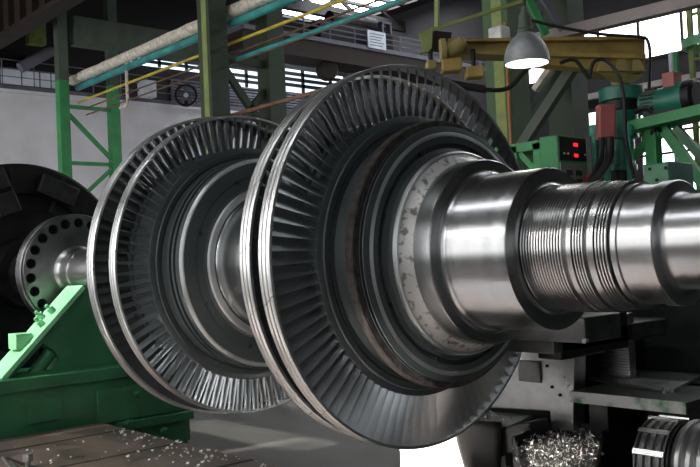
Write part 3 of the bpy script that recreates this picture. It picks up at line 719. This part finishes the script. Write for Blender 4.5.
# ================================================================== HANGING LAMP
lc = deep(527, 63, 5.2); pxl = 5.2/FPX
lp = thing('pendant_lamp', lc, 'grey enamel bell shaped pendant lamp hanging lit above the shaft', 'lamp')
R_ = 23*pxl
sh = [(0, R_), (.02, R_*.985), (.06, R_*.93), (.10, R_*.80), (.135, R_*.60), (.155, R_*.42), (.165, R_*.34)]
MB().lathe([(t*1.1, r) for t, r in sh]+[(t*1.1-.004, max(.01, r-.008)) for t, r in reversed(sh)], lc, (0, 0, 1), n=48, closed=True).build('lamp_shade', 'lampgrey', lp)
MB().lathe([(t*1.1-.0005, max(.01, r-.0085)) for t, r in sh]+[(t*1.1-.004, max(.01, r-.010)) for t, r in reversed(sh)], lc, (0, 0, 1), n=48, closed=True).build('lamp_lining', 'lampwhite', lp)
MB().lathe([(.175, R_*.30), (.18, R_*.36), (.20, R_*.36), (.21, R_*.30), (.29, R_*.26), (.31, R_*.16), (.34, R_*.13), (.345, .01)], lc, (0, 0, 1), n=32).build('lamp_socket', 'greygreen', lp)
MB().lathe([(.05, .01), (.04, .03), (.06, .055), (.10, .05), (.16, .025), (.175, .02)], lc, (0, 0, 1), n=24).build('bulb', 'bulb', lp)
MB().tube([lc+V((0, 0, .34)), lc+V((.01, 0, .40)), lc+V((0, 0, .46)), lc+V((0, 0, 1.9))], .011, 8).build('cord', 'blacksteel', lp)
a, b = deep(527, 60, 5.2), 0
tag(MB().bar(deep(431, 30, 6.5), deep(526, 0, 6.5), .02, .025).build('angle_bar', 'oliveyel'), 'thin yellow green angle bar rising towards the lamp', 'bar')
tag(MB().bar(deep(527, -4, 6.6), deep(546, 35, 6.6), .05, .05).build('angle_bar', 'greencol'), 'green sloping bar behind the lamp socket', 'bar')
tag(MB().bar(deep(540, -6, 6.7), deep(563, 30, 6.7), .05, .04).build('angle_bar', 'girder'), 'grey sloping bar beside the green one behind the lamp', 'bar')
a, b = at(538, 39, 1, 2.55), at(716, -4, 1, 2.55)
tag(MB().bar(a, b, .10, .085).build('channel_beam', 'beamgrey'), 'pinkish grey channel beam sloping past the lamp under the roof', 'beam')
a = deep(437, 27, 6.5); b = deep(437, -8, 6.5)
tag(MB().bar(a, b, .03, .03).build('hanger_rod', 'oliveyel'), 'yellow green hanger rod above the end plate of the jib arm', 'rod')
pbx = at(496, 36, 1, 2.55)
tag(MB().box(pbx.x-.09, pbx.x+.06, 2.55, 2.68, pbx.z-.05, pbx.z+.09).build('floodlight', 'white', bevel=.02), 'small white box fixed on the grey green column', 'box')

# ================================================================== CARRIAGE SIDE UNDER THE SHAFT
bed = tag(MB().box(.0, 3.4, 1.90, 2.62, FL, -.30).box(.46, 3.4, 1.32, 1.9, FL, -.80).build('machine_bed', 'darkgreen', bevel=.02), 'dark green machine bed added as dark backing behind the shaft', 'machine bed')  # dark box added as backing for the shade under the shelf
ca = thing('lathe_carriage', (0, 1.1, FL), 'steel lathe carriage with flat milled front plate beneath the shaft', 'carriage')
MB().prism([(-.62, 1.0, -.600), (.225, 1.0, -.568), (.185, 1.0, -1.07), (.03, 1.0, -1.065), (.03, 1.0, -.965), (-.62, 1.0, -1.0)], (0, .12, 0)).build('front_plate', 'milled', ca, bevel=.006)
q0, q1 = at(518, 360, 1, .99), at(541, 383, 1, .99)
MB().box(q0.x, q1.x, .985, 1.0, q1.z, q0.z).build('cover_plate', 'mildark', ca, bevel=.003)
for (u, v) in ((547, 366), (552, 387), (560, 395)):
    q = at(u, v, 1, .995); MB().cyl((q.x, .99, q.z), (q.x, 1.0, q.z), .010, 10).build('screw', 'hole', ca)
MB().box(-.60, .15, 1.12, 1.9, FL+.25, -.62).build('saddle', 'blacksteel', ca)
MB().box(-.2, .40, .55, 1.75, -.56, -.46).build('cross_slide', 'mildark', ca, bevel=.008)
MB().box(.28, .76, .30, .62, -.462, -.335).build('tool_holder', 'mildark', ca, bevel=.006)
q = at(585, 341, 1, .295); MB().cyl((q.x, .285, q.z), (q.x, .31, q.z), .012, 10).build('screw', 'milled', ca)
MB().box(.24, .40, .62, 1.3, -.60, -.335).build('tool_post', 'blacksteel', ca, bevel=.01)
bl = MB()
for k in range(22): bl.box(.21, .40, 1.29, 1.34, -.76+k*.0165, -.752+k*.0165)
bl.box(.22, .39, 1.31, 1.38, -.78, -.40)
bl.build('bellows', 'turned', ca)
# platform shelf with a loose plate
sf = thing('work_shelf', (.7, 1.1, -.85), 'thick steel shelf with chipped green edge projecting under the shaft', 'shelf')
MB().box(.29, .977, .82, 1.42, -.856, -.80).build('shelf_board', 'mildark', sf, bevel=.004)
MB().box(.295, .98, .812, .824, -.858, -.797).build('front_edge', mat('chipped edge paint', (.50, .50, .48), .45, .6, .2, 6, col2=(.10, .24, .13), thresh=(.5, .62)), sf)
MB().box(.30, .42, 1.0, 1.35, -1.3, -.856).build('bracket', 'blacksteel', sf)
lpz = -.785
pq = [at(588, 378, 2, lpz), at(668, 391, 2, lpz), at(705, 374, 2, lpz), at(622, 369, 2, lpz)]
pq = [V((q.x, q.y, -.80)) for q in pq]
tag(MB().prism(pq, (0, 0, .016)).build('loose_plate', 'milled', bevel=.003), 'thin dark steel plate lying on the shelf', 'plate')
for i in range(3):
    q = at(664+4*i, 391.5-.5*i, 2, -.79)
    tag(MB().cyl(V((q.x, q.y, -.80)), V((q.x, q.y, -.80+.03-.006*i)), .011, 6).build('hex_nut', 'swarf', smooth=False), ('bright nut at the plate corner on the shelf', 'middle bright nut beside the plate corner', 'last small nut past the plate corner')[i], 'nut', 'nuts on the shelf')
# grooved seal rings lying under the shelf, on a block
rc = V((1.0, .45, -1.005)); RR = .198
blk = tag(MB().box(.86, 1.62, .28, .78, FL, rc.z-RR).build('timber_block', 'brownsheet', bevel=.01), 'dark block under the grooved rings', 'block')
def ringset(x0, prof, name, label):
    t = thing(name, (x0, rc.y, rc.z-RR), label, 'ring', 'machined rings under the shelf'); return t
t1 = ringset(1.0, 0, 'cage_ring', 'dull grooved ring with crossbars under the shelf, farther one')
MB().lathe([(0, .15), (0, .195), (.012, .198)]+[(.015+.04*k+d, r) for k in range(3) for d, r in ((0, .186), (.006, .184), (.012, .192), (.03, .192), (.036, .184))]+[(.14, .198), (.15, .195), (.15, .15)], rc, n=64, closed=True).build('ring_body', 'mildark', t1)
for k in range(12):
    a = 2*PI*(k+.3)/12; MB().obox(rc+V((.075, math.cos(a)*.199, math.sin(a)*.199)), (.075, 0, 0), V((0, math.cos(a), math.sin(a)))*.006, V((0, -math.sin(a), math.cos(a)))*.012).build('crossbar', 'turned', t1)
MB().lathe([(.155, .15), (.155, RR-.012), (.163, RR-.012), (.163, .15)], rc, n=64, closed=True).build('flange_ring', 'blacksteel', t1)
t2 = ringset(1.18, 0, 'grooved_ring', 'shinier grooved ring with rounded ribs under the shelf, at the picture edge')
pr = [(0, .165), (0, .19)]
for k in range(3): pr += [(.008+.05*k, .197), (.022+.05*k, .2035), (.040+.05*k, .201), (.050+.05*k, .190)]
pr += [(.162, .192), (.165, .165)]
MB().lathe(pr, rc+V((.180, 0, 0)), n=64, closed=True).build('ring_body', 'milled', t2)

# white guard sheet, bent guard, chip trough
gs = at(400, 449, 1, .86)
tag(MB().prism([(gs.x, .86, FL), (-.22, .86, FL), (-.22, .86, -1.16), (-.42, .86, -1.05), (gs.x, .86, gs.z+.04)], (0, .012, 0)).build('guard_sheet', 'tin'), 'white sheet metal guard standing under the nearer wheel', 'guard')
cg_ = MB(); rows = []
for i in range(13):
    t = i/12; z = -1.0-.63*t; bul = math.sin(t*PI*.9)
    L0, R0 = -.51+.23*t, -.115-.07*t+.03*bul
    rows.append([(L0+(R0-L0)*k/8, .72-.05*math.sin(PI*k/8)-.05*bul+.05*t, z) for k in range(9)])
vs = [p for r in rows for p in r]; fs = [(i*9+k, i*9+k+1, (i+1)*9+k+1, (i+1)*9+k) for i in range(12) for k in range(8)]
o = cg_.add(vs, fs).build('bent_guard', 'brownsheet'); sd = o.modifiers.new('thick', 'SOLIDIFY'); sd.thickness = .012
tag(o, 'dark bent sheet guard in front of the white sheet', 'guard')
tr = thing('chip_trough', (.3, .6, FL), 'dark steel trough heaped with bright metal swarf', 'trough')
TP = [at(u, v, 2, -1.06) for u, v in ((512, 441), (526, 486), (596, 486), (606, 428), (548, 427))]
for i in range(5):
    p, q = TP[i], TP[(i+1) % 5]; d = (q-p).normalized(); n_ = V((-d.y, d.x, 0))*.012
    top = -1.035 if i != 1 else -1.10
    MB().prism([(p.x, p.y, top), (q.x, q.y, top), (q.x+n_.x, q.y+n_.y, top), (p.x+n_.x, p.y+n_.y, top)], (0, 0, FL-top)).build('side_wall', 'blacksteel', tr)
MB().prism([(p.x, p.y, -1.09) for p in TP], (0, 0, -.12)).build('swarf_bed', 'mildark', tr)
MB().prism([(-.20, .74, -1.06), (.0, .74, -1.00), (.06, .76, -.99), (.06, .76, -1.10), (.0, .74, -1.16), (-.18, .72, -1.22)], (0, .18, 0)).build('chute_lip', 'brownsheet', tr, bevel=.01)
sw = MB()
def curl(mb, c, r):
    a = random.uniform(0, 2*PI); ax = V((random.uniform(-1, 1), random.uniform(-1, 1), random.uniform(-.4, 1))).normalized(); e = ax.orthogonal().normalized(); g = ax.cross(e)
    pts = [c+(e*math.cos(a+t*.9)+g*math.sin(a+t*.9))*r+ax*r*.25*t for t in range(5)]
    for i in range(4):
        w = ax*r*.45; mb.add([pts[i], pts[i+1], pts[i+1]+w, pts[i]+w], [(0, 1, 2, 3)])
for i in range(1500):
    x, y = random.uniform(min(p.x for p in TP), max(p.x for p in TP)), random.uniform(min(p.y for p in TP), max(p.y for p in TP))
    if not all((TP[(k+1) % 5]-TP[k]).cross(V((x, y, -1.06))-TP[k]).z*(-1 if (TP[1]-TP[0]).cross(TP[2]-TP[1]).z < 0 else 1) > .004 for k in range(5)): continue
    curl(sw, V((x, y, -1.09+random.uniform(0, .028))), random.uniform(.006, .014))
tag(sw.build('swarf', 'swarf', smooth=False), 'bright curly metal swarf heaped in the dark trough', 'swarf', kind='stuff')
sw2 = MB()
for i in range(160):
    q = at(random.uniform(462, 520), 404+random.uniform(-1, 9), 1, random.uniform(.74, .98))
    curl(sw2, V((random.uniform(-.55, -.12), random.uniform(.80, .98), -1.035+random.uniform(0, .02))), random.uniform(.006, .014))
tag(MB().prism([(-.62, .76, -1.05), (-.10, .76, -1.03), (-.10, 1.0, -1.00), (-.62, 1.0, -1.02)], (0, 0, -.02)).build('chip_tray', 'milled'), 'flat steel tray with chips below the carriage plate', 'tray')
tag(sw2.build('swarf', 'swarf', smooth=False), 'loose swarf lying on the flat tray below the carriage plate', 'swarf', kind='stuff')

# ================================================================== LIGHT
w = bpy.data.worlds.new('World'); bpy.context.scene.world = w; w.use_nodes = True
w.node_tree.nodes['Background'].inputs[0].default_value = (.6, .75, 1, 1); w.node_tree.nodes['Background'].inputs[1].default_value = .2
def beam(name, target, L, sx, sy, irr, dist=6., spread=2.5, up=(1, 0, 0), col=(1, .95, .86)):
    """sunlight let in through a high window, or an added fill beam: a nearly parallel area light"""
    L = V(L).normalized(); d = bpy.data.lights.new(name, 'AREA'); d.shape = 'RECTANGLE'; d.size = sx*S; d.size_y = sy*S
    d.spread = math.radians(spread); d.energy = irr*sx*sy*S*S; d.color = col
    o = bpy.data.objects.new(name, d); C.objects.link(o); o.location = (V(target)+L*dist)*S
    z = L; x = (V(up)-z*V(up).dot(z)).normalized(); y = z.cross(x)
    o.rotation_euler = Matrix((x, y, z)).transposed().to_euler()
    return o
LS = (-.22, -.72, .62)
beam('sunbeam_stand', (-3.93, -.60, -.50), LS, .50, 1.3, 6.5)
beam('sunbeam_and_fill_plate', (-2.7, -1.0, PT), LS, 2.0, .75, 2.2)
beam('sunbeam_and_fill_plate', (-1.0, -2.95, PT), LS, 5.0, 1.5, 110, col=(.94, .97, 1))  # added beam out of view; its bounce lifts shaft and rim bands
beam('sunbeam_and_fill_plate', (.0, -1.05, PT), LS, 2.3, .80, 70, col=(.94, .97, 1))  # second added beam out of view, bounced up to the near shaft
beam('sunbeam_trough', (.30, .50, -1.1), (.10, -.80, .45), .55, .30, 12)
beam('sunbeam_guard', (-.80, .86, -1.40), (0, -.82, .57), .95, .6, 22)
for i, (u, v, sx, sy) in enumerate(((250, 434, 2.0, .42), (320, 404, 1.6, .5))):
    beam('sunbeam_floor', at(u, v, 2, FL), (.12, .55, .83), sx, sy, 1.6, spread=1.0)

# ================================================================== CAMERA
cam = bpy.data.cameras.new('Camera'); co = bpy.data.objects.new('Camera', cam); C.objects.link(co)
cam.sensor_width = 36; cam.lens = 36*FPX/700; cam.clip_start = .05; cam.clip_end = 200
co.matrix_world = Matrix.Translation(CAM*S) @ Matrix((RT, UP, -FW)).transposed().to_4x4()
sc = bpy.context.scene; sc.camera = co
sc.view_settings.view_transform = 'Standard'; sc.view_settings.look = 'None'; sc.view_settings.gamma = 1; sc.view_settings.use_curve_mapping = False
sc.view_settings.exposure = 0.2
for o in bpy.data.objects:
    if '_w' in o.keys(): del o['_w']
